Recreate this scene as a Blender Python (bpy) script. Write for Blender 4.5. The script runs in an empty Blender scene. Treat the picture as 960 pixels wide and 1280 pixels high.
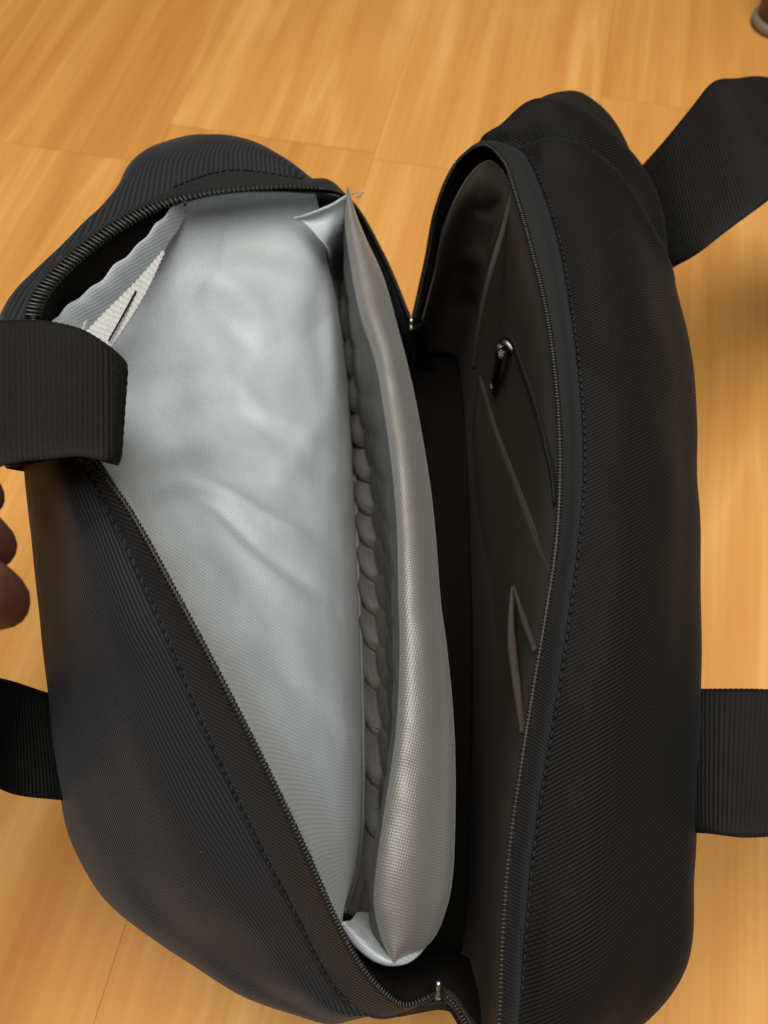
import bpy, bmesh, math, random
import numpy as np
from mathutils import Vector, noise, Matrix
random.seed(7)
sc = bpy.context.scene
COL = sc.collection

# ---------------------------------------------------------------- camera
CAM_H, TILT, FPX = 0.54, math.radians(30), 1108.0
cam = bpy.data.cameras.new('camera')
cam.sensor_fit = 'VERTICAL'; cam.sensor_height = 36.0; cam.lens = 36.0 * FPX / 1280.0
cam.clip_start = 0.01; cam.clip_end = 50
cam.dof.use_dof = True; cam.dof.focus_distance = 0.33; cam.dof.aperture_fstop = 14.0
camo = bpy.data.objects.new('camera', cam); COL.objects.link(camo)
camo.location = (0, 0, CAM_H); camo.rotation_euler = (TILT, 0, 0)
sc.camera = camo

# ---------------------------------------------------------------- light
w = bpy.data.worlds.new('World'); sc.world = w; w.use_nodes = True
w.node_tree.nodes['Background'].inputs[0].default_value = (1.0, 0.91, 0.80, 1)
w.node_tree.nodes['Background'].inputs[1].default_value = 0.13

def area(name, loc, target, size, power, color):
    l = bpy.data.lights.new(name, 'AREA'); l.shape = 'DISK'; l.size = size; l.energy = power; l.color = color
    o = bpy.data.objects.new(name, l); COL.objects.link(o); o.location = loc
    o.rotation_euler = (Vector(target) - Vector(loc)).to_track_quat('-Z', 'Y').to_euler()
    return o
area('ceiling_lamp', (-0.02, 0.10, 2.0), (0, .2, .1), 1.4, 58, (1.0, 0.95, 0.86))
area('floor_lamp', (1.6, 0.55, 0.75), (0.2, .25, .0), 1.1, 2.5, (1.0, 0.84, 0.62))

sc.view_settings.view_transform = 'Standard'; sc.view_settings.look = 'None'
sc.view_settings.gamma = 1.0; sc.view_settings.exposure = 0.0; sc.view_settings.use_curve_mapping = False

# ---------------------------------------------------------------- geometry helpers
_d = np.array([0, math.sin(TILT), -math.cos(TILT)]); _u = np.array([0, math.cos(TILT), math.sin(TILT)])
def P(px, py, z):
    """survey point: where the sight line of photo point (px, py) meets the height z"""
    v = FPX * _d + (px - 480) * np.array([1., 0, 0]) + (640 - py) * _u
    return np.array([0, 0, CAM_H]) + v * ((z - CAM_H) / v[2])
def PP(l): return np.array([P(*p) for p in l])

def knots(pts, a=0.5):
    d = np.linalg.norm(np.diff(pts, axis=0), axis=1) ** a + 1e-6
    return np.concatenate([[0], np.cumsum(d)])
def spline(pts, t, kn=None):
    """interpolating cubic Hermite (non-uniform Catmull-Rom); t in 0..1"""
    pts = np.asarray(pts, float)
    kn = knots(pts) if kn is None else kn
    if len(pts) == 2:
        t = np.asarray(t)[:, None]; return pts[0] * (1 - t) + pts[1] * t
    tt = np.asarray(t) * kn[-1]
    m = np.zeros_like(pts)
    h = np.diff(kn)[:, None]; s = np.diff(pts, axis=0) / h
    m[1:-1] = (s[:-1] * h[1:] + s[1:] * h[:-1]) / (h[1:] + h[:-1])
    m[0] = s[0]; m[-1] = s[-1]
    i = np.clip(np.searchsorted(kn, tt, 'right') - 1, 0, len(pts) - 2)
    hh = (kn[i + 1] - kn[i]); x = ((tt - kn[i]) / hh)[:, None]; hh = hh[:, None]
    return ((2*x**3 - 3*x**2 + 1) * pts[i] + (x**3 - 2*x**2 + x) * hh * m[i]
            + (-2*x**3 + 3*x**2) * pts[i+1] + (x**3 - x**2) * hh * m[i+1])
def even(pts, n):
    """n points evenly spaced along the spline"""
    q = spline(pts, np.linspace(0, 1, 600))
    s = np.concatenate([[0], np.cumsum(np.linalg.norm(np.diff(q, axis=0), axis=1))])
    r = np.linspace(0, s[-1], n)
    return np.stack([np.interp(r, s, q[:, k]) for k in range(3)], 1)
def loft(net, nu, nv, ku=None):
    """net[row][col] -> grid (nv, nu, 3)"""
    net = np.asarray(net, float)
    ku = np.mean([knots(r) for r in net], axis=0) if ku is None else ku
    rows = np.array([spline(r, np.linspace(0, 1, nu), ku) for r in net])
    out = np.zeros((nv, nu, 3))
    kv = np.mean([knots(rows[:, j]) for j in range(0, nu, 4)], axis=0)
    for j in range(nu):
        out[:, j] = spline(rows[:, j], np.linspace(0, 1, nv), kv)
    return out
def normals(g):
    du = np.gradient(g, axis=1); dv = np.gradient(g, axis=0)
    n = np.cross(du, dv); return n / (np.linalg.norm(n, axis=2, keepdims=True) + 1e-12)
def fbm(p, sc_, oc=3):
    return noise.fractal(Vector(p) * sc_, 1.0, 2.0, oc)

BASE = np.array([0.0, 0.21, 0.0])
bag = bpy.data.objects.new('laptop_bag', None); COL.objects.link(bag); bag.location = BASE
bag.empty_display_size = .05

def link(name, verts, faces, mat, parent=None, origin=None, smooth=True):
    me = bpy.data.meshes.new(name)
    o0 = np.array(origin if origin is not None else (0, 0, 0))
    me.from_pydata([tuple(v) for v in (np.asarray(verts) - o0)], [], faces)
    if smooth: me.polygons.foreach_set('use_smooth', [True] * len(me.polygons))
    me.materials.append(mat); me.update()
    o = bpy.data.objects.new(name, me); COL.objects.link(o)
    if parent: o.parent = parent
    else: o.location = o0
    return o
def gridfaces(nv, nu, closed_v=False, off=0):
    f = []
    for i in range(nv if closed_v else nv - 1):
        for j in range(nu - 1):
            a = i * nu + j; b = ((i + 1) % nv) * nu + j
            f.append((off + a, off + a + 1, off + b + 1, off + b))
    return f
def sheet(name, g, mat, parent=bag, thick=0.0, offset=-1, closed_v=False):
    nv, nu = g.shape[:2]
    o = link(name, g.reshape(-1, 3), gridfaces(nv, nu, closed_v), mat, parent, BASE)
    if thick:
        m = o.modifiers.new('thickness', 'SOLIDIFY'); m.thickness = thick; m.offset = offset
    return o
def tube_geo(path, rad, seg=8, vs=None, fs=None, caps=True):
    vs = [] if vs is None else vs; fs = [] if fs is None else fs
    path = np.asarray(path); n = len(path)
    rad = np.broadcast_to(np.asarray(rad, float), (n,))
    t = np.gradient(path, axis=0); t /= np.linalg.norm(t, axis=1, keepdims=True) + 1e-12
    ref = np.array([0, 0, 1.]) if abs(t[0][2]) < .9 else np.array([1., 0, 0])
    off = len(vs)
    for i in range(n):
        a = ref - t[i] * np.dot(ref, t[i]); a /= np.linalg.norm(a); ref = a
        b = np.cross(t[i], a)
        for k in range(seg):
            th = 2 * math.pi * k / seg
            vs.append(path[i] + rad[i] * (math.cos(th) * a + math.sin(th) * b))
    for i in range(n - 1):
        for k in range(seg):
            k2 = (k + 1) % seg
            fs.append((off + i*seg + k, off + i*seg + k2, off + (i+1)*seg + k2, off + (i+1)*seg + k))
    if caps:
        fs.append(tuple(off + k for k in range(seg))[::-1]); fs.append(tuple(off + (n-1)*seg + k for k in range(seg)))
    return vs, fs
def tube(name, path, rad, mat, parent=bag, seg=8):
    vs, fs = tube_geo(path, rad, seg); return link(name, vs, fs, mat, parent, BASE)

# ---------------------------------------------------------------- materials
def newmat(name):
    m = bpy.data.materials.new(name); m.use_nodes = True
    nt = m.node_tree; b = nt.nodes['Principled BSDF']
    return m, nt, b
def N(nt, t, **kw):
    n = nt.nodes.new(t)
    for k, v in kw.items():
        if k.startswith('_'): n.inputs[k[1:]].default_value = v
        else: setattr(n, k, v)
    return n
def M(nt, op, a, b=None, c=None):
    n = nt.nodes.new('ShaderNodeMath'); n.operation = op
    for i, v in enumerate((a, b, c)):
        if v is None: continue
        if isinstance(v, (int, float)): n.inputs[i].default_value = v
        else: nt.links.new(v, n.inputs[i])
    return n.outputs[0]
def dot(nt, vec, dirv):
    n = nt.nodes.new('ShaderNodeVectorMath'); n.operation = 'DOT_PRODUCT'
    nt.links.new(vec, n.inputs[0]); n.inputs[1].default_value = dirv
    return n.outputs['Value']
def ramp(nt, fac, stops):
    r = nt.nodes.new('ShaderNodeValToRGB'); e = r.color_ramp.elements
    while len(e) < len(stops): e.new(.5)
    for i, (p, c) in enumerate(stops):
        e[i].position = p; e[i].color = (*c, 1) if len(c) == 3 else c
    nt.links.new(fac, r.inputs[0]); return r.outputs[0]
def bump(nt, b, h, strength, dist):
    n = nt.nodes.new('ShaderNodeBump'); n.inputs['Strength'].default_value = strength; n.inputs['Distance'].default_value = dist
    nt.links.new(h, n.inputs['Height']); nt.links.new(n.outputs[0], b.inputs['Normal']); return n
def ripple(nt, vec, dirv, period, warp=None):
    v = M(nt, 'MULTIPLY', dot(nt, vec, dirv), 2 * math.pi / period)
    if warp is not None: v = M(nt, 'ADD', v, warp)
    return M(nt, 'MULTIPLY_ADD', M(nt, 'SINE', v), .5, .5)

def cloth_black(name, dirv, period=.00125, along=(0, 1, 0), col=(.013, .0138, .0152), lint=True, hi=2.6, spec=.25, sheen=.15):
    """black twill: raised ribs across dirv, broken into threads along the rib"""
    m, nt, b = newmat(name)
    tc = N(nt, 'ShaderNodeTexCoord').outputs['Object']
    nz = N(nt, 'ShaderNodeTexNoise', _Scale=60., _Detail=3.); nt.links.new(tc, nz.inputs['Vector'])
    warp = M(nt, 'MULTIPLY', nz.outputs['Fac'], 2.5)
    rib = ripple(nt, tc, dirv, period, warp)
    thr = ripple(nt, tc, along, period * .8, M(nt, 'MULTIPLY', rib, 3.0))
    fine = N(nt, 'ShaderNodeTexNoise', _Scale=2400., _Detail=2.); nt.links.new(tc, fine.inputs['Vector'])
    h = M(nt, 'ADD', M(nt, 'MULTIPLY', rib, .75), M(nt, 'ADD', M(nt, 'MULTIPLY', thr, .15), M(nt, 'MULTIPLY', fine.outputs['Fac'], .35)))
    c0 = tuple(x * .55 for x in col); c1 = tuple(x * hi for x in col)
    colr = ramp(nt, h, [(.25, c0), (.95, c1)])
    if lint:
        vo = N(nt, 'ShaderNodeTexVoronoi', _Scale=160., _Randomness=1.); nt.links.new(tc, vo.inputs['Vector'])
        spk = M(nt, 'LESS_THAN', vo.outputs['Distance'], .045)
        big = N(nt, 'ShaderNodeTexNoise', _Scale=35., _Detail=1.); nt.links.new(tc, big.inputs['Vector'])
        spk = M(nt, 'MULTIPLY', spk, M(nt, 'GREATER_THAN', big.outputs['Fac'], .52))
        mx = N(nt, 'ShaderNodeMix', data_type='RGBA'); nt.links.new(spk, mx.inputs[0])
        nt.links.new(colr, mx.inputs[6]); mx.inputs[7].default_value = (.06, .06, .058, 1); colr = mx.outputs[2]
    nt.links.new(colr, b.inputs['Base Color'])
    b.inputs['Roughness'].default_value = .62; b.inputs['Specular IOR Level'].default_value = spec
    b.inputs['Sheen Weight'].default_value = sheen; b.inputs['Sheen Roughness'].default_value = .45
    b.inputs['Sheen Tint'].default_value = (.8, .88, 1, 1)
    bump(nt, b, h, .7, .0004)
    return m

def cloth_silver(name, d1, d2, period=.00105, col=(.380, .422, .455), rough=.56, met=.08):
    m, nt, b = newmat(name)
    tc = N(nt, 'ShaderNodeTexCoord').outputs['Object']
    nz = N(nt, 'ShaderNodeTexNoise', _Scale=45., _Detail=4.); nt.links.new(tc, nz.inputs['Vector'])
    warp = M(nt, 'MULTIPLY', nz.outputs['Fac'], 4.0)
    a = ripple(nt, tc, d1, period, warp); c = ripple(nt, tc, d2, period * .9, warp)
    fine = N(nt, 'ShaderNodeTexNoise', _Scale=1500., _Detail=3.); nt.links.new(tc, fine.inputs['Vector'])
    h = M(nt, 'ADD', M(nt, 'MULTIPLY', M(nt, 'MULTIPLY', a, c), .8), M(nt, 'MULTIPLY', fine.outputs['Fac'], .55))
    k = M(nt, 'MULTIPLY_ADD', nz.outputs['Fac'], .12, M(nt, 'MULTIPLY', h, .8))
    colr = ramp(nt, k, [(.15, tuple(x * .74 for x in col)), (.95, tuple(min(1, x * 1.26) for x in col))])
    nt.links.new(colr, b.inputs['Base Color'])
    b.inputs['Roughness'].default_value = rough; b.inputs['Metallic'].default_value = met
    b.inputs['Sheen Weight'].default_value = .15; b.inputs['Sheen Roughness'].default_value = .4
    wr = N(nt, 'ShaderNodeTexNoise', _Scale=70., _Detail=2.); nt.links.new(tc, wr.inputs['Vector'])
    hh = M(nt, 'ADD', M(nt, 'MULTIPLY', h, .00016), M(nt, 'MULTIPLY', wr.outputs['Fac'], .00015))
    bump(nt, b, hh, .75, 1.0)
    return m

def cloth_plain(name, col, rough=.8, scale=900., spec=.25, amp=.00025):
    m, nt, b = newmat(name)
    tc = N(nt, 'ShaderNodeTexCoord').outputs['Object']
    nz = N(nt, 'ShaderNodeTexNoise', _Scale=scale, _Detail=3.); nt.links.new(tc, nz.inputs['Vector'])
    big = N(nt, 'ShaderNodeTexNoise', _Scale=25., _Detail=3.); nt.links.new(tc, big.inputs['Vector'])
    k = M(nt, 'ADD', M(nt, 'MULTIPLY', nz.outputs['Fac'], .7), M(nt, 'MULTIPLY', big.outputs['Fac'], .3))
    nt.links.new(ramp(nt, k, [(.3, tuple(x * .7 for x in col)), (.7, tuple(x * 1.3 for x in col))]), b.inputs['Base Color'])
    b.inputs['Roughness'].default_value = rough; b.inputs['Specular IOR Level'].default_value = spec
    bump(nt, b, nz.outputs['Fac'], .7, amp)
    return m

S2 = 1 / math.sqrt(2)
TW_L = cloth_black('black_twill', (.78, .03, .62), period=.00130, hi=2.2, col=(.0066, .0073, .0089), spec=.2, sheen=.09, along=(-.5, .75, .4))
TW_R = cloth_black('black_twill_front_shaded', (.45, -.80, -.40), period=.0013, lint=False, along=(.6, .6, -.5), col=(.0036, .0034, .0034), hi=2.4, spec=.10, sheen=.025)  # same twill, darker and duller: shadow over the front panel put into the colour
TAPE = cloth_black('zipper_tape_weave', (.45, .85, .2), period=.0011, along=(.6, -.5, .4), col=(.0048, .0049, .0052), lint=False, spec=.15, sheen=.06)
PIPE = cloth_plain('black_binding', (.008, .008, .0085))
THREAD = cloth_plain('black_thread', (.0065, .0065, .007), .6, 3000., .22)
NYLON = cloth_plain('black_nylon_coil', (.008, .008, .008), .38, 1500., .35, .00008)
SILVER = cloth_silver('silver_satin', (.55, .78, .3), (.75, -.55, -.4))
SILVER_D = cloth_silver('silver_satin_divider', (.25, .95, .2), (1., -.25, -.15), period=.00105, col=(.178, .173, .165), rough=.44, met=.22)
CRATE_SHADE = cloth_plain('shaded_egg_crate_face', (.075, .073, .067), .6, 1200., .3)  # egg-crate face darker than the divider: shade under its edge put into the colour
TAUPE = cloth_plain('taupe_lining', (.050, .040, .032), .8, 1400.)
BLACKIN = cloth_plain('black_lining', (.0055, .0048, .004), .9, 900., .1)
WEB = cloth_plain('black_webbing', (.0066, .0065, .0062), .65, 2600., .15, .0004)

def metal(name, col, rough):
    m, nt, b = newmat(name)
    tc = N(nt, 'ShaderNodeTexCoord').outputs['Object']
    nz = N(nt, 'ShaderNodeTexNoise', _Scale=600., _Detail=3.); nt.links.new(tc, nz.inputs['Vector'])
    nt.links.new(ramp(nt, nz.outputs['Fac'], [(.3, tuple(x * .6 for x in col)), (.7, col)]), b.inputs['Base Color'])
    b.inputs['Metallic'].default_value = 1; b.inputs['Roughness'].default_value = rough
    return m
STEEL = metal('zipper_steel', (.62, .58, .52), .3)
GUN = metal('gunmetal', (.16, .14, .12), .32)

def wood():
    m, nt, b = newmat('beech_laminate')
    tc = N(nt, 'ShaderNodeTexCoord').outputs['Object']
    inf = N(nt, 'ShaderNodeObjectInfo').outputs['Random']
    comb = N(nt, 'ShaderNodeCombineXYZ')
    nt.links.new(M(nt, 'MULTIPLY', inf, 7.3), comb.inputs[0]); nt.links.new(M(nt, 'MULTIPLY', inf, 19.1), comb.inputs[1])
    add = N(nt, 'ShaderNodeVectorMath', operation='ADD'); nt.links.new(tc, add.inputs[0]); nt.links.new(comb.outputs[0], add.inputs[1])
    mp = N(nt, 'ShaderNodeMapping'); mp.inputs['Scale'].default_value = (9, 1.1, 1); nt.links.new(add.outputs[0], mp.inputs[0])
    n1 = N(nt, 'ShaderNodeTexNoise', _Scale=1.0, _Detail=3., _Distortion=.4); nt.links.new(mp.outputs[0], n1.inputs['Vector'])
    # cathedral figure: contour lines of a stretched noise
    ring = M(nt, 'FRACT', M(nt, 'MULTIPLY', n1.outputs['Fac'], 5.0))
    ring = M(nt, 'POWER', M(nt, 'ABSOLUTE', M(nt, 'MULTIPLY_ADD', ring, 2.0, -1.0)), 2.5)
    mp2 = N(nt, 'ShaderNodeMapping'); mp2.inputs['Scale'].default_value = (260, 6, 1); nt.links.new(add.outputs[0], mp2.inputs[0])
    n2 = N(nt, 'ShaderNodeTexNoise', _Scale=1.0, _Detail=4., _Roughness=.6); nt.links.new(mp2.outputs[0], n2.inputs['Vector'])
    mp3 = N(nt, 'ShaderNodeMapping'); mp3.inputs['Scale'].default_value = (45, 2.0, 1); nt.links.new(add.outputs[0], mp3.inputs[0])
    n3 = N(nt, 'ShaderNodeTexNoise', _Scale=1.0, _Detail=2.); nt.links.new(mp3.outputs[0], n3.inputs['Vector'])
    k = M(nt, 'ADD', M(nt, 'MULTIPLY', ring, .16), M(nt, 'ADD', M(nt, 'MULTIPLY', n2.outputs['Fac'], .34), M(nt, 'MULTIPLY', n3.outputs['Fac'], .52)))
    k = M(nt, 'ADD', k, M(nt, 'MULTIPLY_ADD', inf, .16, -.08))
    c = ramp(nt, k, [(.27, (.46, .195, .040)), (.52, (.555, .268, .064)), (.78, (.66, .375, .122))])
    nt.links.new(c, b.inputs['Base Color'])
    b.inputs['Roughness'].default_value = .58; b.inputs['Specular IOR Level'].default_value = .28
    bump(nt, b, n2.outputs['Fac'], .25, .0002)
    return m
WOOD = wood()
DARKWOOD = cloth_plain('dark_brown_wood', (.09, .05, .02), .5, 120., .4, .0001)
FELT = cloth_plain('grey_brown_felt', (.20, .15, .10), .95, 700., .1, .0005)
JOINT = cloth_plain('floor_joint', (.30, .13, .03), .8)

# ---------------------------------------------------------------- floor of laminate planks
YAW = math.atan2(.205, .979)
dirv = np.array([.205, .979, 0]); nrm = np.array([.979, -.205, 0])
fl = link('floor', [(-6, -6, -.012), (6, -6, -.012), (6, 6, -.012), (-6, 6, -.012)], [(0, 1, 2, 3)], JOINT, smooth=False)
fl['kind'] = 'structure'
PW, PL = .197, 1.20
def plank_mesh(L):
    bm = bmesh.new(); bmesh.ops.create_cube(bm, size=1)
    bmesh.ops.scale(bm, vec=(PW - .0001, L - .0001, .010), verts=bm.verts)
    bmesh.ops.bevel(bm, geom=bm.edges[:], offset=.00022, segments=1, affect='EDGES')
    me = bpy.data.meshes.new('plank'); bm.to_mesh(me); bm.free(); me.materials.append(WOOD); return me
pm = plank_mesh(PL)
starts = {-1: .676, 0: .668, 1: .80, -2: .62, 2: .35}
for k in range(-5, 6):
    s0 = starts.get(k, random.uniform(.1, 1.1))
    c = -.15 + PW * (k + .5)
    for j in range(-2, 3):
        s = s0 + PL * (j + .5)
        ctr = nrm * c + dirv * s
        if abs(ctr[0]) > 1.6 or ctr[1] < -1.6 or ctr[1] > 2.4: continue
        o = bpy.data.objects.new('plank', pm); COL.objects.link(o); o.parent = fl
        o.location = (ctr[0], ctr[1], -.005 + random.uniform(-.00012, .00012)); o.rotation_euler = (0, 0, -YAW)

# ---------------------------------------------------------------- bag: control nets
FSTOP = (515, 405, .170); NSTOP = (549, 1237, .180)
off = lambda p, dx, dy, dz: P(*p) + np.array([dx, dy, dz])
# back half (towards the hand): zipper edge T, seam S, outline B
LT = [FSTOP, (478, 318, .205), (434, 248, .238), (385, 236, .255), (300, 238, .265), (215, 253, .272), (150, 283, .280), (95, 324, .287),
      (48, 378, .295), (44, 435, .300), (72, 508, .300), (110, 570, .298), (155, 628, .292), (232, 765, .280), (300, 895, .265),
      (340, 975, .252), (385, 1070, .237), (420, 1150, .220), (452, 1208, .205), (480, 1240, .195), (505, 1256, .187), (530, 1249, .182), NSTOP]
LS = [None, None, (424, 238, .236), (375, 226, .252), (285, 216, .262), (203, 243, .270), (137, 279, .277), (84, 318, .284),
      (37, 374, .291), (24, 440, .294), (54, 516, .294), (98, 576, .293), (134, 634, .287), (197, 765, .270), (250, 893, .250),
      (287, 975, .235), (333, 1070, .219), (375, 1150, .203), (402, 1205, .190), (430, 1246, .182), (470, 1270, .176), None, None]
LB = [None, None, None, (358, 214, .230), (275, 180, .225), (195, 192, .225), (150, 254, .245), (82, 326, .262),
      (26, 386, .262), (4, 450, .250), (18, 530, .245), (34, 590, .240), (42, 670, .220), (53, 790, .205), (64, 900, .190),
      (75, 1000, .178), (106, 1085, .168), (152, 1148, .162), (236, 1198, .160), (320, 1252, .158), (415, 1280, .155), None, None]
def base_pt(p, hx=.085, hy0=.035, hy1=.41):
    c = np.array([0, (hy0 + hy1) / 2]); h = np.array([hx, (hy1 - hy0) / 2])
    q = (p[:2] - c) / h; r = (abs(q[0])**5 + abs(q[1])**5) ** .2
    b = c + q / max(r, 1e-6) * h
    return np.array([b[0], b[1], .002])
def shell(T, S, B, side, sag):
    n = len(T); t = PP(T); rows = [[] for _ in range(6)]
    for j in range(n):
        far = t[j][1] > .2
        s = P(*S[j]) if S[j] else t[j] + np.array([0, .0015 if far else -.0015, -.005])
        b = P(*B[j]) if B[j] else s + np.array([side * .004 if 0 < j < n - 1 else 0, .020 if far else .010, -.070])
        if B[j] and S[j]:
            d = b - s
            m1 = s + d * .33 + np.array([0, 0, abs(d[2]) * sag]); m2 = s + d * .70 + np.array([0, 0, abs(d[2]) * sag * .8])
        else:
            m1 = s * .67 + b * .33; m2 = s * .3 + b * .7
        g0 = base_pt(b); g1 = b * .45 + g0 * .55; g1[2] = b[2] * .42
        for r, q in zip(rows, (s, m1, m2, b, g1, g0)): r.append(q)
    return t, np.array(rows)
lt, lnet = shell(LT, LS, LB, -1, .30)

RT = [FSTOP, (533, 325, .205), (552, 240, .245), (575, 199, .260), (603, 182, .268), (628, 200, .272), (645, 245, .274), (664, 310, .275), (683, 390, .275),
      (696, 490, .273), (700, 590, .270), (695, 680, .265), (681, 775, .260), (666, 865, .252), (651, 960, .245), (636, 1070, .235),
      (628, 1180, .225), (623, 1285, .213), (612, 1322, .202), (592, 1298, .192), (570, 1258, .184), NSTOP]
RS = [None, None, None, (590, 192, .257), (632, 184, .262), (657, 198, .266), (676, 238, .267), (697, 305, .268), (712, 390, .268),
      (724, 490, .266), (728, 590, .262), (722, 680, .257), (709, 775, .250), (696, 865, .243), (680, 960, .235), (664, 1070, .225),
      (654, 1180, .215), (646, 1285, .203), (630, 1345, .192), None, None, None]
RB = [None, None, None, None, (655, 158, .238), (712, 126, .230), (748, 142, .230), (795, 225, .228), (832, 325, .222),
      (858, 445, .215), (868, 575, .210), (874, 690, .206), (876, 785, .204), (873, 870, .202), (868, 965, .198), (864, 1090, .192),
      (852, 1205, .185), (785, 1280, .175), (690, 1350, .165), None, None, None]
rt, rnet = shell(RT, RS, RB, 1, .35)

def soften(g, amp, scale, seed, edge=6):
    n = normals(g); nv, nu = g.shape[:2]
    out = g.copy()
    for i in range(nv):
        k = min(1, i / edge) * min(1, (nv - 1 - i) / edge)
        for j in range(nu):
            out[i, j] += n[i, j] * amp * k * fbm(g[i, j] + seed, scale, 2)
    return out

# ---- back panel (left) and its pulled-in folds
g = loft(lnet, 240, 84)
back = sheet('back_panel', soften(g, .0018, 22, 3.1), TW_L, thick=.0016, offset=1)
LSEAM = g[0]
# ---- front panel (right): a soft valley runs from the top of the seam across the corner
RSEAM = loft(rnet, 240, 84)[0]
g = loft(rnet, 420, 120)
n = normals(g)
va = np.array([P(662, 203, .26), P(705, 208, .26), P(750, 238, .25), P(785, 285, .24), P(806, 330, .225)]); va = even(va, 60)
gg = g.copy()
for i in range(g.shape[0]):
    for j in range(g.shape[1]):
        q = g[i, j] - va; dd = np.linalg.norm(q, axis=1); m = dd.argmin()
        if dd[m] < .05:
            sd = dd[m] * (1 if q[m][0] * .5 + q[m][1] * .85 > 0 else -1)
            fade = 1 - (m / 59.) * .5
            G = lambda c, w_: math.exp(-((sd - c) / w_) ** 2)
            amp = .0050 * G(-.007, .008) - .0110 * G(.006, .0055) + .0080 * G(.024, .011)
            gg[i, j] += np.array([.25, .1, .95]) * amp * fade * min(1, i / 4)
front = sheet('front_panel', soften(gg, .0022, 17, 8.3), TW_R, thick=.0016, offset=1)

# ---- zipper tapes (between teeth and seam) and the teeth
def tape(name, a, b, mat, lift=.0012, nu=240, th=.0008):
    a = np.asarray(a); b = np.asarray(b)
    m = (a + b) / 2 + np.array([0, 0, lift])
    g = loft([a, m, b], nu, 9); return sheet(name, g, mat, thick=th, offset=0)
LTc = loft([lt, lt + 1e-4], 240, 2)[0]
# densify with the same column knots as the seam so that both sides match
ku = np.mean([knots(r) for r in lnet], axis=0)
Ltooth = spline(lt, np.linspace(0, 1, 240), ku)
ku2 = np.mean([knots(r) for r in rnet], axis=0)
Rtooth = spline(rt, np.linspace(0, 1, 240), ku2)
def strip(name, A, Bc, mat, lift, th=.0008):
    mid = (A + Bc) / 2 + np.array([0, 0, lift])
    g = np.zeros((9, len(A), 3))
    for j in range(len(A)):
        g[:, j] = spline(np.array([A[j], mid[j], Bc[j]]), np.linspace(0, 1, 9))
    return sheet(name, g, mat, thick=th, offset=0)
tapeL = strip('zipper_tape', Ltooth, LSEAM + np.array([0, 0, .0006]), TAPE, .0010)
tapeR = strip('zipper_tape', Rtooth, RSEAM + np.array([0, 0, .0006]), TAPE, .0022)
# rolled seam edges
tube('seam_piping', LSEAM + np.array([0, 0, .0006]), .0009, TW_L, back)
tube('seam_piping', RSEAM + np.array([0, 0, .0008]), .0013, TW_R, front)

def frame_at(path, i):
    t = path[min(i + 1, len(path) - 1)] - path[max(i - 1, 0)]; return t / (np.linalg.norm(t) + 1e-12)
def tooth_mesh(name, L, Wd, Hh, mat):
    bm = bmesh.new(); bmesh.ops.create_cube(bm, size=1)
    bmesh.ops.scale(bm, vec=(L, Wd, Hh), verts=bm.verts)
    bmesh.ops.bevel(bm, geom=bm.edges[:], offset=min(Wd, Hh) * .3, segments=1, affect='EDGES')
    me = bpy.data.meshes.new(name); bm.to_mesh(me); bm.free(); me.materials.append(mat)
    me.polygons.foreach_set('use_smooth', [True] * len(me.polygons)); return me
def basis(x, zref):
    x = x / np.linalg.norm(x); z = zref - x * np.dot(zref, x); z /= np.linalg.norm(z); y = np.cross(z, x)
    return Matrix(((x[0], y[0], z[0]), (x[1], y[1], z[1]), (x[2], y[2], z[2]))).to_4x4()
def place(me, name, p, Mx, parent, scale=1.0):
    o = bpy.data.objects.new(name, me); COL.objects.link(o); o.parent = parent
    o.matrix_local = Matrix.Translation(Vector(p - BASE)) @ Mx @ Matrix.Diagonal((scale, scale, scale, 1))
    return o
def merged_teeth(name, pts, acrosses, me, parent, z=(0, 0, 1)):
    vs, fs = [], []
    mv = [v.co.copy() for v in me.vertices]; mf = [tuple(p.vertices) for p in me.polygons]
    for p, a in zip(pts, acrosses):
        Mx = basis(a, np.array(z, float)); o = len(vs)
        for v in mv: vs.append(np.array(Mx @ v) + p)
        for f in mf: fs.append(tuple(o + k for k in f))
    ob = link(name, vs, fs, me.materials[0], parent, BASE); ob['kind'] = 'stuff'; return ob

dense = even(lt, 1200)
alen = np.concatenate([[0], np.cumsum(np.linalg.norm(np.diff(dense, axis=0), axis=1))])
def run(path, s0, s1, step):
    al = np.concatenate([[0], np.cumsum(np.linalg.norm(np.diff(path, axis=0), axis=1))])
    out = []
    s = s0
    while s < s1:
        i = int(np.searchsorted(al, s)); i = min(max(i, 1), len(path) - 2)
        out.append((path[i], frame_at(path, i))); s += step
    return out
def s_of(path, q):
    al = np.concatenate([[0], np.cumsum(np.linalg.norm(np.diff(path, axis=0), axis=1))])
    return al[np.linalg.norm(path - q, axis=1).argmin()]
UP = np.array([0, 0, 1.])
sA = s_of(dense, P(400, 237, .252)); sB = s_of(dense, P(46, 400, .297)); sC = s_of(dense, P(112, 572, .298))
big = tooth_mesh('tooth', .0052, .00115, .0018, NYLON)
small = tooth_mesh('tooth_small', .0022, .00075, .0012, NYLON)
for k, (p, t) in enumerate(run(dense, sA, sB, .0023)):
    f = min(1, k / 45.)
    a = np.cross(t, UP); a /= np.linalg.norm(a); a = a + np.array([0, 0, .35])
    place(big, 'tooth', p + UP * .0010, basis(a, UP), tapeL, .45 + .65 * f)
tt = run(dense, .004, sA, .0014) + run(dense, sB, alen[-1] - .004, .0014)
merged_teeth('fine_teeth', [p + UP * .0008 for p, t in tt], [np.cross(t, UP) for p, t in tt], small, tapeL)
denseR = even(rt, 1200)
tr = run(denseR, .004, s_of(denseR, denseR[-1]) - .004, .0014)
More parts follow.
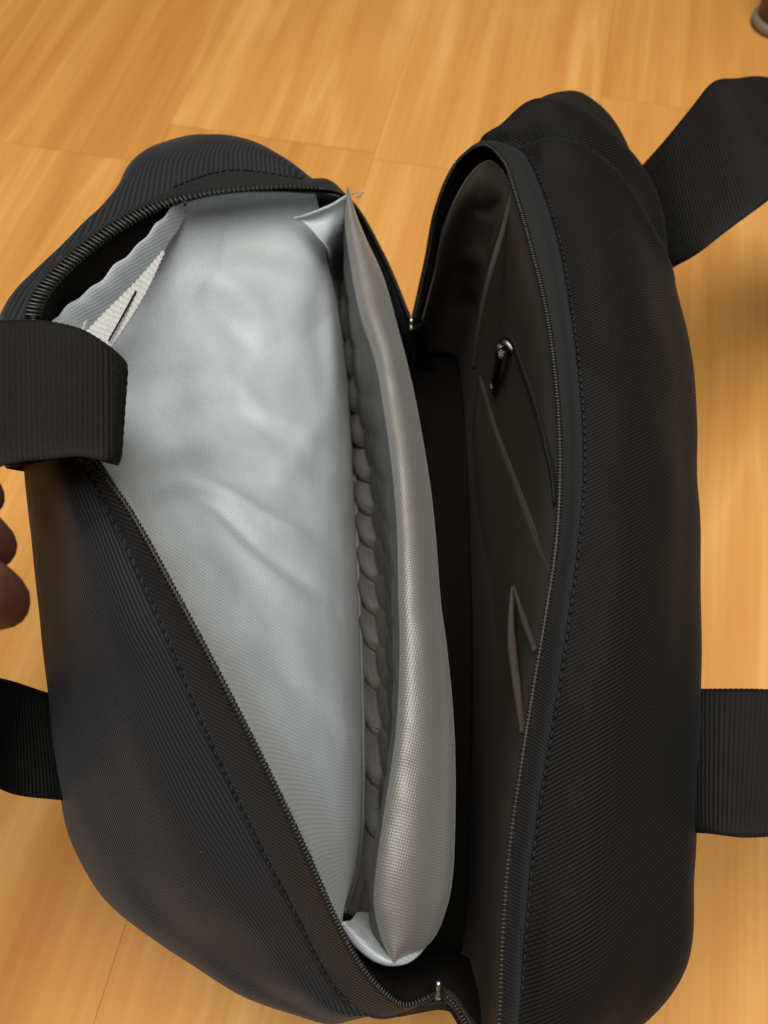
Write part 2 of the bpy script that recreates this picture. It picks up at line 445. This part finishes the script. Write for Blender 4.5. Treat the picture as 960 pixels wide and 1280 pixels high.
merged_teeth('fine_teeth', [p + UP * .0005 for p, t in tr], [np.cross(t, UP) for p, t in tr], small, tapeR)
# coil cord along the teeth
tube('coil_cord', even(lt, 400) + UP * .0004, .0007, NYLON, tapeL, 6)
tube('coil_cord', even(rt, 400) + UP * .0002, .0007, NYLON, tapeR, 6)

# stitches along both seams, on the panel just outside the piping
stm = tooth_mesh('stitch', .0026, .0010, .0010, THREAD)
def stitches(path, q0, q1, offv, parent, step=.0033):
    d = even(path, 900)
    for p, t in run(d, s_of(d, q0), s_of(d, q1), step):
        place(stm, 'stitch', p + offv, basis(t, UP), parent, 1.0)
stitches(LSEAM, P(112, 590, .29), P(440, 1252, .18), np.array([-.0006, 0, .0022]), back)
stitches(LSEAM, P(375, 226, .252), P(215, 236, .27), np.array([0, -.0002, .0017]), back)
stitches(RSEAM, P(660, 205, .266), P(650, 1250, .21), np.array([.0004, 0, .0026]), front)

# ---------------------------------------------------------------- inside: tape + binding at the far left rim
ti0 = PP([(225, 250, .270), (190, 262, .273), (150, 283, .279), (95, 324, .286), (50, 378, .294), (44, 420, .297)])
ti1 = PP([(240, 252, .262), (205, 280, .262), (175, 312, .262), (120, 362, .266), (75, 398, .272), (70, 425, .276)])
sheet('inner_zipper_tape', loft([ti0, (ti0 + ti1) / 2 + [0, 0, -.002], ti1], 60, 12), BLACKIN, thick=.0008)
b0 = PP([(238, 244, .266), (207, 272, .267), (170, 312, .268), (118, 360, .271), (72, 396, .277), (52, 425, .280)])
b1 = PP([(238, 262, .258), (206, 312, .258), (172, 352, .259), (132, 392, .262), (100, 425, .266), (85, 450, .268)])
bm_ = (b0 + b1) / 2 + np.array([0, 0, .006])
gb = loft([b0, b0 * .75 + b1 * .25 + [0, 0, .005], bm_, b0 * .25 + b1 * .75 + [0, 0, .004], b1], 90, 26)
for i in range(gb.shape[0]):
    for j in range(gb.shape[1]):
        gb[i, j, 2] += .0006 * math.sin(j * .55 + i * .25) + .0012 * fbm(gb[i, j], 60, 2)
sheet('lining_binding', gb, SILVER, thick=.0008)

# ---------------------------------------------------------------- padded silver lining of the back
A = [(395, 243, .248), (340, 240, .256), (270, 244, .262), (215, 262, .266), (150, 325, .264), (112, 390, .268), (95, 450, .272),
     (108, 540, .285), (152, 618, .284), (230, 757, .272), (298, 888, .257), (338, 968, .245), (383, 1063, .230), (415, 1132, .214), (428, 1163, .203)]
Q = [(410, 330, .190), (421, 372, .175), (431, 425, .158), (437, 480, .143), (440, 540, .132), (442, 600, .125), (444, 660, .121),
     (446, 730, .118), (449, 800, .117), (451, 870, .116), (452, 930, .116), (452, 985, .117), (450, 1040, .120), (443, 1095, .128), (428, 1140, .142)]
fr = [0, .08, .25, .5, .74, .90, .97, 1.0]
gz = [0, .10, .22, .36, .50, .64, .80, 1.0]
net = []
for a_, z_ in zip(fr, gz):
    row = []
    for p, q in zip(A, Q):
        px = p[0] + (q[0] - p[0]) * a_; py = p[1] + (q[1] - p[1]) * a_
        row.append(P(px, py, p[2] + (q[2] - p[2]) * z_))
    net.append(row)
g = loft(net, 260, 150)
# folds of the satin: (line, width, height) as ridges and creases on the surface
def folds(g, lst, up):
    out = g.copy()
    for pts, wd, ht in lst:
        # the fold line lies where the sheet lies: drop each surveyed point on the nearest grid point
        flat = g.reshape(-1, 3)
        rel = (flat - np.array([0, 0, CAM_H])); dep = rel @ _d
        sx = 480 + rel[:, 0] / dep * FPX; sy = 640 - (rel @ _u) / dep * FPX
        line = np.array([flat[((sx - a) ** 2 + (sy - b) ** 2).argmin()] for a, b in pts])
        line = even(line, 80)
        q = g[:, :, None, :] - line[None, None]
        dd = np.linalg.norm(q, axis=3); m = dd.argmin(axis=2); dm = dd.min(axis=2)
        prof = .95 * np.sin(np.clip(m / 79., 0, 1) * math.pi)
        out += up * (ht * np.exp(-(dm / wd) ** 2) * prof)[..., None]
    return out
upv = np.array([.45, 0, .9])
g = folds(g, [
    ([(215, 370), (260, 350), (310, 385), (345, 430)], .009, .0032),
    ([(245, 360), (290, 400), (320, 450)], .008, -.0028),
    ([(150, 470), (230, 450), (300, 470)], .007, .003),
    ([(200, 520), (290, 510), (390, 560)], .008, -.0035),
    ([(150, 580), (260, 555), (400, 600)], .008, .004),
    ([(170, 640), (250, 620), (330, 690), (430, 770)], .0055, -.0048),
    ([(175, 612), (260, 605), (350, 660), (440, 730)], .006, .0045),
    ([(260, 640), (340, 720), (400, 760)], .007, .003),
    ([(280, 310), (360, 330), (405, 400)], .012, .004),
    ([(330, 640), (380, 560), (420, 500)], .008, .002),
    ([(260, 790), (350, 800), (430, 850)], .012, .0022),
    ([(330, 900), (390, 930), (440, 1000)], .010, .0018),
    ([(395, 330), (400, 420), (412, 520)], .008, -.0025),
    ([(150, 600), (230, 592), (330, 600), (420, 640)], .006, -.0025),
    ([(285, 470), (340, 520), (420, 560)], .006, .0030),
    ([(240, 345), (320, 335), (400, 375)], .006, -.0022),
    ([(170, 700), (240, 690), (300, 740)], .008, .0026),
    ([(300, 800), (360, 850), (430, 920)], .007, -.0022),
    ([(225, 430), (215, 510), (230, 590)], .010, .0022),
], upv)
for i in range(g.shape[0]):
    for j in range(g.shape[1]):
        k = min(1, i / 10) * min(1, (g.shape[0] - 1 - i) / 12)
        g[i, j] += upv * k * (.0016 * fbm(g[i, j] + 1.7, 22, 2) + .0002 * fbm(g[i, j] + 4.7, 90, 2))
lin = sheet('back_lining', g, SILVER, thick=.0008)
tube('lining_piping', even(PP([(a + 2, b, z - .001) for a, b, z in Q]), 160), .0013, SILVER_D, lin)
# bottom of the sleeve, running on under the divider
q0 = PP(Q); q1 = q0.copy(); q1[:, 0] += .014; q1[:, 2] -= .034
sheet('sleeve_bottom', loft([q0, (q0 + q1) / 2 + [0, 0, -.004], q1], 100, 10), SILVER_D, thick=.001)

# ---------------------------------------------------------------- padded divider with an egg-crate face
DL = [(433, 242, .243), (432, 275, .242), (440, 330, .241), (452, 390, .240), (470, 445, .239), (481, 505, .238), (491, 575, .237), (498, 650, .236), (500, 730, .234),
      (502, 800, .231), (501, 860, .228), (498, 910, .225), (491, 965, .221), (482, 1025, .217), (474, 1085, .212), (471, 1130, .207), (479, 1172, .201), (490, 1202, .196)]
DR = [(440, 241, .243), (458, 278, .241), (480, 326, .240), (497, 385, .238), (512, 440, .236), (525, 500, .234), (538, 575, .232), (547, 650, .231), (553, 730, .229),
      (562, 800, .226), (568, 860, .223), (571, 910, .220), (572, 965, .216), (571, 1025, .212), (568, 1085, .207), (560, 1130, .203), (540, 1175, .198), (496, 1205, .195)]
dl, dr = PP(DL), PP(DR)
n = len(DL)
bl = np.zeros((n, 3)); br = np.zeros((n, 3))
qd = even(PP(Q), n)
for j in range(n):
    bl[j] = qd[j] + np.array([.0045, 0, -.010])
    bl[j, 1] = bl[j, 1] * .5 + (dl[j, 1]) * .5
    br[j] = bl[j] + np.array([.022, 0, 0])
dr[:, 2] -= .010; dr[1:-1, 0] -= .0004
q14 = dl * .84 + dr * .16 + np.array([0, 0, .0050]); mid = dl * .60 + dr * .40 + np.array([0, 0, .0075]); q34 = dl * .25 + dr * .75 + np.array([0, 0, .0045])
rows = [bl] + [bl + (dl - bl) * np.array([a, a, c]) for a, c in ((.36, .04), (.74, .13), (.96, .45))] + [dl, q14, mid, q34, dr, dr * .6 + br * .4 + [.002, 0, 0], br]
g = loft(rows, 420, 170)
nn = normals(g); nv, nu = g.shape[:2]
if nn[20, 150, 0] > 0: nn = -nn
arc_u = np.concatenate([[0], np.cumsum(np.linalg.norm(np.diff(g[60], axis=0), axis=1))])
arc_v = np.concatenate([[0], np.cumsum(np.linalg.norm(np.diff(g[:, 150], axis=0), axis=1))])
ridx = np.linalg.norm(g - np.array([0, 0, 0]), axis=2)
# row index where the left face ends (ridge) for fading the bumps out over the top
g0_ = g.copy()
sp = .0205; ry = sp * .866
for j in range(nu):
    av = np.concatenate([[0], np.cumsum(np.linalg.norm(np.diff(g[:, j], axis=0), axis=1))])
    ti = int(np.argmax(g[:, j, 2])); vt = av[ti]
    ends = min(1, j / 14) * min(1, (nu - 1 - j) / 14)
    for i in range(ti + 1):
        kf = 1 / (1 + math.exp(-(vt - av[i] - .019) / .0035))
        if kf < 1e-3: continue
        best = 9; r0 = round((av[i] - .010) / ry)
        for rr in (r0 - 1, r0, r0 + 1):
            sh = .5 * (rr % 2)
            cu = (round(arc_u[j] / sp - sh) + sh) * sp
            dd_ = math.hypot(arc_u[j] - cu, av[i] - .010 - rr * ry)
            if dd_ < best: best, br_ = dd_, rr
        h = math.sqrt(max(0, 1 - min(1, best / (sp * .57)) ** 2))
        g0_[i, j] += nn[i, j] * (.0085 * h - .001) * (1 if br_ <= 0 else .28) * kf * ends
g = g0_
for i in range(nv):
    for j in range(nu):
        g[i, j] += np.array([0, 0, 1]) * .0007 * fbm(g[i, j], 55, 2) * min(1, i / 8)
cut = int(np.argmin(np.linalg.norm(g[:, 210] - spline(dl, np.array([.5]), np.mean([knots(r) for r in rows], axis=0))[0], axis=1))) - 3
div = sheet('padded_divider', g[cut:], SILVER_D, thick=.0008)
sheet('egg_crate_padding', g[:cut + 1], CRATE_SHADE, div, thick=.0008)
# far gusset fold joining lining and divider, near gusset
def patch(name, rows, mat, nu=50, nv=24, parent=bag, wr=.0006, seed=0.):
    g = loft([PP(r) for r in rows], nu, nv)
    for i in range(nv):
        for j in range(nu):
            g[i, j, 2] += wr * fbm(g[i, j] + seed, 70, 2)
    return sheet(name, g, mat, parent, thick=.0007)
patch('gusset', [[(366, 271, .243), (385, 266, .246), (410, 257, .247), (428, 246, .246), (435, 242, .244)],
                 [(378, 277, .241), (393, 273, .241), (413, 266, .242), (428, 256, .241), (435, 250, .240)],
                 [(402, 303, .236), (405, 300, .235), (414, 292, .234), (426, 280, .233), (435, 270, .232)],
                 [(412, 335, .195), (418, 330, .188), (425, 325, .187), (433, 318, .192), (440, 312, .205)],
                 [(424, 385, .150), (432, 385, .145), (440, 385, .145), (448, 385, .148), (455, 385, .160)]], SILVER)
patch('gusset', [[(424, 1156, .204), (446, 1186, .199), (470, 1203, .196), (490, 1208, .195), (517, 1200, .190), (549, 1160, .170)],
                 [(430, 1152, .205), (452, 1176, .201), (472, 1194, .198), (490, 1202, .197), (514, 1192, .190), (546, 1150, .168)],
                 [(437, 1151, .190), (458, 1160, .184), (475, 1176, .186), (489, 1190, .188), (510, 1185, .184), (538, 1165, .180)],
                 [(446, 1140, .150), (458, 1140, .145), (472, 1145, .145), (486, 1150, .145), (508, 1155, .145), (530, 1145, .145)]], SILVER)
# dark slip of lining beyond the gusset, under the far zipper
patch('far_lining', [[(325, 239, .254), (360, 237, .254), (395, 238, .250), (425, 244, .244)],
                     [(345, 256, .236), (375, 258, .232), (400, 258, .228), (428, 256, .224)],
                     [(380, 300, .190), (400, 300, .185), (415, 300, .180), (440, 300, .175)]], TAUPE)
# ribbed tape and thread at the corner of the lining
ro = [(98, 428, .2760), (132, 393, .2725), (172, 353, .2695), (205, 315, .2670)]; ri = [(138, 440, .2715), (162, 405, .2700), (187, 362, .2680), (206, 320, .2665)]
rib = loft([PP(ro), PP([tuple((a_ + b_) / 2 for a_, b_ in zip(p, q)) for p, q in zip(ro, ri)]), PP(ri)], 110, 14)
for i in range(rib.shape[0]):
    for j in range(rib.shape[1]): rib[i, j, 2] += .00035 * math.sin(j * 2 * math.pi / 5) + .001
sheet('ribbed_tape', rib, cloth_plain('pale_ribbed_tape', (.34, .35, .35), .5, 1500.), thick=.0006)
tube('seam_thread', even(PP([(170, 364, .2715), (156, 390, .2735), (136, 426, .2755)]), 20), .0004, THREAD, bag, 6)

# ---------------------------------------------------------------- front compartment: taupe lining, pockets
I0 = [(527, 400, .172), (545, 330, .204), (562, 262, .240), (588, 216, .255), (610, 200, .262), (630, 214, .267), (646, 252, .270), (665, 315, .271), (684, 393, .271), (697, 490, .269), (701, 590, .266),
      (696, 680, .261), (682, 775, .256), (667, 865, .248), (652, 960, .241), (637, 1070, .231), (629, 1180, .221), (622, 1280, .209), (611, 1312, .199), (592, 1290, .190), (571, 1256, .183), (553, 1240, .179)]
I2 = [(520, 440, .10), (528, 440, .10), (538, 440, .10), (550, 440, .10), (565, 442, .10), (572, 450, .10), (576, 470, .10), (580, 500, .095), (583, 545, .09), (586, 600, .085), (588, 660, .08),
      (590, 720, .08), (592, 780, .08), (592, 850, .08), (592, 920, .08), (590, 1000, .08), (588, 1080, .085), (584, 1150, .09), (578, 1190, .10), (570, 1200, .11), (560, 1210, .12), (548, 1215, .13)]
net = []
for a_, z_ in zip([0, .12, .35, .65, 1], [0, .07, .28, .60, 1]):
    net.append([P(p[0] + (q[0] - p[0]) * a_, p[1] + (q[1] - p[1]) * a_, p[2] + (q[2] - p[2]) * z_) for p, q in zip(I0, I2)])
g = loft(net, 260, 90)
g = folds(g, [([(600, 235), (590, 300), (575, 390)], .006, .004), ([(645, 245), (612, 340), (597, 440)], .0022, .0035), ([(585, 250), (600, 262), (630, 250)], .004, -.003),
              ([(570, 330), (590, 325), (610, 320)], .007, .003), ([(560, 390), (585, 380), (600, 385)], .008, -.003)], np.array([-.6, -.5, .6]))
flin = sheet('front_lining', g, TAUPE, thick=.0008)
tube('lining_seam', even(np.array([P(641, 236, .270), P(628, 290, .255), P(612, 345, .236), P(600, 400, .212), P(592, 460, .180)]), 60), np.interp(np.linspace(0, 1, 60), [0, .3, 1], [.0008, .0016, .0010]), TAUPE, flin)
# bottom of the front compartment
b_l = br[2:] + np.array([-.002, 0, .0]); b_r = even(PP(I2), len(b_l))
bot = loft([b_l + [0, 0, -.004], (b_l + b_r[:]) / 2 + [0, 0, -.03], b_r + [.004, 0, -.004]], 80, 12)
sheet('compartment_bottom', bot, BLACKIN, thick=.001)
# end wall linings at far and near ends
sheet('end_lining', loft([PP([(438, 256, .232), (470, 306, .206), (498, 365, .184), (515, 408, .168), (530, 400, .168)]),
                          PP([(450, 330, .17), (480, 370, .15), (505, 410, .13), (520, 440, .12), (535, 440, .12)]),
                          PP([(470, 420, .10), (490, 440, .09), (512, 460, .08), (530, 480, .07), (550, 480, .07)])], 60, 20), BLACKIN, thick=.001)
sheet('end_lining', loft([PP([(425, 1163, .214), (452, 1211, .201), (480, 1241, .192), (505, 1256, .184), (530, 1249, .179), (549, 1239, .177), (575, 1262, .180), (615, 1305, .192)]),
                          PP([(428, 1160, .195), (455, 1200, .186), (482, 1222, .180), (505, 1232, .175), (530, 1228, .170), (552, 1222, .168), (580, 1240, .170), (625, 1285, .175)]),
                          PP([(450, 1140, .13), (470, 1170, .12), (490, 1185, .12), (510, 1190, .12), (530, 1190, .12), (560, 1190, .12), (590, 1200, .12), (640, 1250, .12)])], 80, 24), BLACKIN, thick=.001)

# zip pocket on the taupe lining
def lay(pts, up):                                                # points on the front lining, raised off it
    flat = g.reshape(-1, 3); rel = (flat - np.array([0, 0, CAM_H])); dep = rel @ _d
    sx = 480 + rel[:, 0] / dep * FPX; sy = 640 - (rel @ _u) / dep * FPX
    return np.array([flat[((sx - a) ** 2 + (sy - b) ** 2).argmin()] for a, b in pts]) + np.array([-.7, -.2, .6]) * up
zl = even(lay([(641, 422), (656, 460), (670, 500), (683, 545), (693, 590), (698, 630)], .0012), 80)
acr = np.array([.15, -.1, .9])
zt = np.array([zl + acr * .0032, zl + np.array([-.6, -.3, .4]) * .0006, zl - acr * .0032])
pk = sheet('inner_pocket_zipper', zt, TAPE, thick=.0006, offset=0)
tz = run(even(zl, 600), .004, .09, .0013)
merged_teeth('fine_teeth', [p + np.array([-.6, -.2, .5]) * .0009 for p, t in tz], [np.cross(t, np.array([-.6, -.2, .5])) for p, t in tz], small, pk)
# slider with its pull
sl = lay([(640, 438)], .003)[0]
sv, sf = tube_geo(even(np.array([sl + [-.003, .004, .001], sl + [.0, .0, .0025], sl + [.0035, -.004, .001]]), 12), [.0016, .0022, .0026, .0028, .0028, .0026, .0024, .0024, .0026, .0026, .0022, .0016], 10)
slider = link('zipper_slider', sv, sf, GUN, bag, BASE)
ring = [sl + np.array([.0028 * math.cos(t) - .003, .0012 * math.cos(t) - .002, .0026 * math.sin(t) + .0015]) for t in np.linspace(0, 2 * math.pi, 24)]
sv, sf = tube_geo(ring, .0007, 8, caps=False); link('pull_ring', sv, sf, GUN, slider, BASE)
pe = lay([(621, 487)], .003)[0]
pa = sl + np.array([-.004, -.003, .001])
ax = (pe - pa); ln = np.linalg.norm(ax)
bm = bmesh.new(); bmesh.ops.create_cube(bm, size=1); bmesh.ops.scale(bm, vec=(ln * 1.1, .0074, .0022), verts=bm.verts)
bmesh.ops.bevel(bm, geom=bm.edges[:], offset=.0007, segments=2, affect='EDGES')
me = bpy.data.meshes.new('zipper_pull'); bm.to_mesh(me); bm.free(); me.materials.append(NYLON)
place(me, 'zipper_pull', (pa + pe) / 2, basis(ax, np.array([-.6, -.2, .6])), slider)
ev = [pe + np.array([.0016 * math.cos(t), .0020 * math.sin(t) + .001, .0012 + .0005 * math.sin(t)]) for t in np.linspace(0, 2 * math.pi, 20)]
sv, sf = tube_geo(ev, .00045, 6, caps=False); link('pull_eyelet', sv, sf, GUN, slider, BASE)
# slip pocket: a taupe flap lying on the lining with a folded top edge
ups = np.array([.0024, .0024, .0022, .0014, .0004])[:, None] * np.array([-.7, -.2, .6])
pf = np.array([lay(l, 0) + ups * k for l, k in (([(604, 470), (622, 530), (645, 590), (668, 655), (694, 716)], 1.), ([(597, 520), (608, 600), (625, 680), (645, 760), (677, 800)], 1.), ([(587, 600), (590, 700), (594, 800), (600, 900), (655, 930)], -1.6))])
sheet('slip_pocket', loft(pf, 60, 24), TAUPE, thick=.0006)
tube('pocket_hem', even(pf[0], 40), .0006, TAUPE)
# small pen pocket standing open
tube('pocket_hem', even(PP([(640, 733, .212), (639, 790, .218), (645, 850, .230), (654, 915, .244)]), 40), np.interp(np.linspace(0, 1, 40), [0, .4, 1], [.0006, .0019, .0012]), TAUPE)
tube('pocket_hem', even(PP([(642, 733, .212), (655, 775, .232), (669, 812, .252)]), 40), np.interp(np.linspace(0, 1, 40), [0, .6, 1], [.0006, .0014, .0012]), TAUPE)

# ---------------------------------------------------------------- zipper end stops
def stop(p, axis):
    sv, sf = tube_geo(even(np.array([p - axis * .0035, p, p + axis * .0035]), 8), [.0010, .0013, .0013, .0010, .0010, .0013, .0013, .0009], 8)
    return link('zipper_stop', sv, sf, STEEL, bag, BASE)
stop(P(548, 1237, .186), np.array([0, .75, .6])); stop(P(514, 406, .174), np.array([0, .7, .7]))
# cross tab at the near end of the zipper
tb = loft([PP([(500, 1258, .183), (530, 1254, .179), (550, 1250, .178), (568, 1254, .180)]), PP([(497, 1268, .176), (528, 1262, .174), (550, 1259, .174), (572, 1264, .176)])], 30, 5)
sheet('zipper_end_tab', tb, PIPE, thick=.001)

# ---------------------------------------------------------------- handles of ribbed webbing
def webbing(name, e1, e2, n=700, rib=.00165, th=.0011, amp=.0006, parent=bag):
    """a ribbon between its two edge curves; ribs cross the ribbon"""
    e1 = np.asarray(e1); e2 = np.asarray(e2)
    kn = knots((e1 + e2) / 2); t = np.linspace(0, 1, n)
    A_, B_ = spline(e1, t, kn), spline(e2, t, kn)
    c = (A_ + B_) / 2; a = B_ - A_; width = np.linalg.norm(a, axis=1, keepdims=True); a = a / width
    tg = np.gradient(c, axis=0); tg /= np.linalg.norm(tg, axis=1, keepdims=True)
    nm = np.cross(tg, a); nm /= np.linalg.norm(nm, axis=1, keepdims=True)
    s = np.concatenate([[0], np.cumsum(np.linalg.norm(np.diff(c, axis=0), axis=1))])
    nw = 28; top = np.zeros((nw, n, 3)); botm = np.zeros((nw, n, 3))
    for k in range(nw):
        v = k / (nw - 1) * 2 - 1
        edge = .3 + .7 * math.sqrt(max(0, 1 - abs(v) ** 14))
        wob = .00009 * np.sin(2 * math.pi * s / rib)[:, None] * (abs(v) ** 20)
        r = amp * np.abs(np.sin(math.pi * s / rib + .25 * math.sin(k * 2.1))) + .00012 * math.sin(k * 2.4)
        pos = c + a * (v * width / 2) + a * wob
        r = r * (1 - abs(v) ** 10 * .8)
        top[k] = pos + nm * ((th / 2 + r) * edge)[:, None]
        botm[k] = pos - nm * ((th / 2 + r) * edge)[:, None]
    return sheet(name, np.concatenate([top, botm[::-1]], 0), WEB, parent, closed_v=True)
# back handle: up the outside of the back panel, over the rim, doubled back towards the hand, round and down again
h1 = PP([(40, 440, .17), (15, 425, .22), (2, 415, .270), (25, 410, .300), (70, 408, .3065), (118, 422, .3010), (150, 446, .2985), (157, 452, .3020), (150, 444, .3095), (133, 430, .3165), (103, 412, .3190), (55, 401, .3200), (10, 401, .319), (-60, 405, .322),
         (-165, 480, .330), (-200, 640, .330), (-190, 780, .312), (-140, 830, .280), (-60, 838, .235), (10, 850, .205), (60, 866, .185), (120, 880, .150)])
h2 = PP([(75, 600, .17), (45, 592, .22), (8, 585, .270), (30, 582, .300), (75, 574, .3060), (112, 574, .3010), (140, 580, .2985), (147, 582, .3020), (144, 580, .3095), (134, 577, .3165), (103, 571, .3190), (60, 574, .3200), (12, 580, .319), (-40, 600, .322),
         (-70, 630, .330), (-78, 690, .330), (-75, 760, .312), (-55, 870, .280), (-30, 960, .235), (15, 992, .205), (75, 1000, .185), (130, 1005, .150)])
webbing('carry_handle', h1, h2, n=1500)
# front handle
f1 = PP([(715, 310, .14), (770, 262, .165), (786, 228, .190), (800, 210, .208), (832, 174, .228), (866, 132, .241), (884, 109, .247), (897, 100, .247), (920, 98, .238), (962, 97, .218), (1120, 150, .15), (1330, 330, .08), (1380, 600, .06), (1300, 830, .10), (1120, 868, .17),
         (1000, 864, .212), (940, 861, .212), (885, 861, .206), (840, 861, .18), (790, 860, .13), (735, 860, .10)])
f2 = PP([(735, 430, .14), (800, 385, .160), (820, 355, .185), (836, 338, .203), (872, 317, .222), (912, 286, .232), (945, 262, .238), (975, 240, .238), (990, 232, .230), (1015, 230, .212), (1100, 270, .15), (1210, 420, .08), (1250, 600, .06), (1180, 980, .10), (1070, 1035, .17),
         (985, 1044, .212), (930, 1047, .212), (885, 1042, .206), (840, 1040, .18), (790, 1036, .13), (735, 1030, .10)])
webbing('carry_handle', f1, f2, n=1600)

bag['label'] = 'open black twill laptop bag with silver padded sleeve and webbing handles standing on the floor'
bag['category'] = 'bag'

# ---------------------------------------------------------------- plastic tag thread on the divider corner
tg_ = even(PP([(440, 243, .245), (448, 240, .252), (455, 239, .254), (450, 245, .250), (446, 247, .246)]), 24)
m, nt, b = newmat('clear_plastic'); b.inputs['Base Color'].default_value = (.9, .88, .84, 1); b.inputs['Roughness'].default_value = .15
b.inputs['Transmission Weight'].default_value = .7
tube('tag_fastener', tg_, .00035, m, div, 6)

# ---------------------------------------------------------------- hand holding the back handle
m, nt, b = newmat('skin'); tc = N(nt, 'ShaderNodeTexCoord').outputs['Object']
nz = N(nt, 'ShaderNodeTexNoise', _Scale=180., _Detail=4.); nt.links.new(tc, nz.inputs['Vector'])
nt.links.new(ramp(nt, nz.outputs['Fac'], [(.3, (.085, .034, .018)), (.7, (.13, .055, .030))]), b.inputs['Base Color'])  # brown skin, darkened further: the shade on the hand is in this colour
b.inputs['Roughness'].default_value = .5; b.inputs['Subsurface Weight'].default_value = .08; b.inputs['Subsurface Radius'].default_value = (.01, .004, .002)
bump(nt, b, nz.outputs['Fac'], .3, .0006)
SKIN = m
HO = P(-190, 740, .30)
def skin_mesh(chains, name):
    verts, edges, rad, idx = [], [], [], {}
    for ch in chains:
        prev = None
        for key, p, r in ch:
            if key not in idx:
                idx[key] = len(verts); verts.append(np.asarray(p) - HO); rad.append(r)
            if prev is not None: edges.append((prev, idx[key]))
            prev = idx[key]
    me = bpy.data.meshes.new(name); me.from_pydata([tuple(v) for v in verts], edges, [])
    o = bpy.data.objects.new(name, me); COL.objects.link(o); o.location = HO
    sk = o.modifiers.new('skin', 'SKIN'); sk.use_smooth_shade = True
    for i, sv in enumerate(me.skin_vertices[0].data):
        sv.radius = (rad[i], rad[i]) if not isinstance(rad[i], tuple) else rad[i]
    me.skin_vertices[0].data[0].use_root = True
    ss = o.modifiers.new('subdivision', 'SUBSURF'); ss.levels = 2; ss.render_levels = 2
    me.materials.append(SKIN); return o
wrist = P(-420, 900, .27)
palm = P(-255, 760, .285)
chains = [[('palm', palm, .021), ('wrist', wrist, .024), ('arm', P(-640, 1100, .25), .030), ('elbow', P(-1000, 1420, .26), .038)]]
tips = [((-235, 610, .312), (-150, 560, .345), (-50, 590, .345), (-10, 632, .322), .0070),
        ((-240, 670, .315), (-150, 625, .352), (-40, 655, .345), (0, 694, .322), .0082),
        ((-245, 735, .312), (-150, 705, .350), (-32, 728, .345), (14, 762, .318), .0092),
        ((-250, 800, .304), (-170, 790, .335), (-95, 800, .335), (-48, 830, .312), .0075)]
for k, (a, b_, c, d, r) in enumerate(tips):
    chains.append([('palm', palm, .021), (f'k{k}', P(*a), r * 1.25), (f'm{k}', P(*b_), r * 1.08), (f'd{k}', P(*c), r), (f't{k}', P(*d), r * .86)])
chains.append([('palm', palm, .021), ('tb', P(-300, 690, .275), .012), ('tm', P(-250, 610, .262), .0105), ('tt', P(-170, 580, .268), .009)])
hand = skin_mesh(chains, 'person')
hand['label'] = 'bare brown-skinned hand with fingers curled round the webbing handle beside the bag'
hand['category'] = 'hand'

# ---------------------------------------------------------------- furniture leg at the edge of the floor
lb = P(972, 32, 0); lb[2] = 0
leg = bpy.data.objects.new('furniture_leg', None); COL.objects.link(leg); leg.location = lb
def prof(name, pr, mat):
    vs, fs = [], []; seg = 28
    for r, z in pr:
        for k in range(seg): vs.append((r * math.cos(2*math.pi*k/seg), r * math.sin(2*math.pi*k/seg), z))
    for i in range(len(pr) - 1):
        for k in range(seg): fs.append((i*seg+k, i*seg+(k+1)%seg, (i+1)*seg+(k+1)%seg, (i+1)*seg+k))
    fs.append(tuple(range(seg))[::-1]); fs.append(tuple((len(pr)-1)*seg+k for k in range(seg)))
    o = link(name, vs, fs, mat); o.parent = leg; return o
prof('felt_pad', [(.026, 0.0003), (.028, .002), (.028, .008), (.026, .010)], FELT)
prof('leg', [(.022, .010), (.024, .014), (.026, .06), (.028, .14), (.029, .20), (.027, .205)], DARKWOOD)
leg['label'] = 'dark brown furniture leg on a felt pad standing on the floor beyond the bag'
leg['category'] = 'furniture leg'
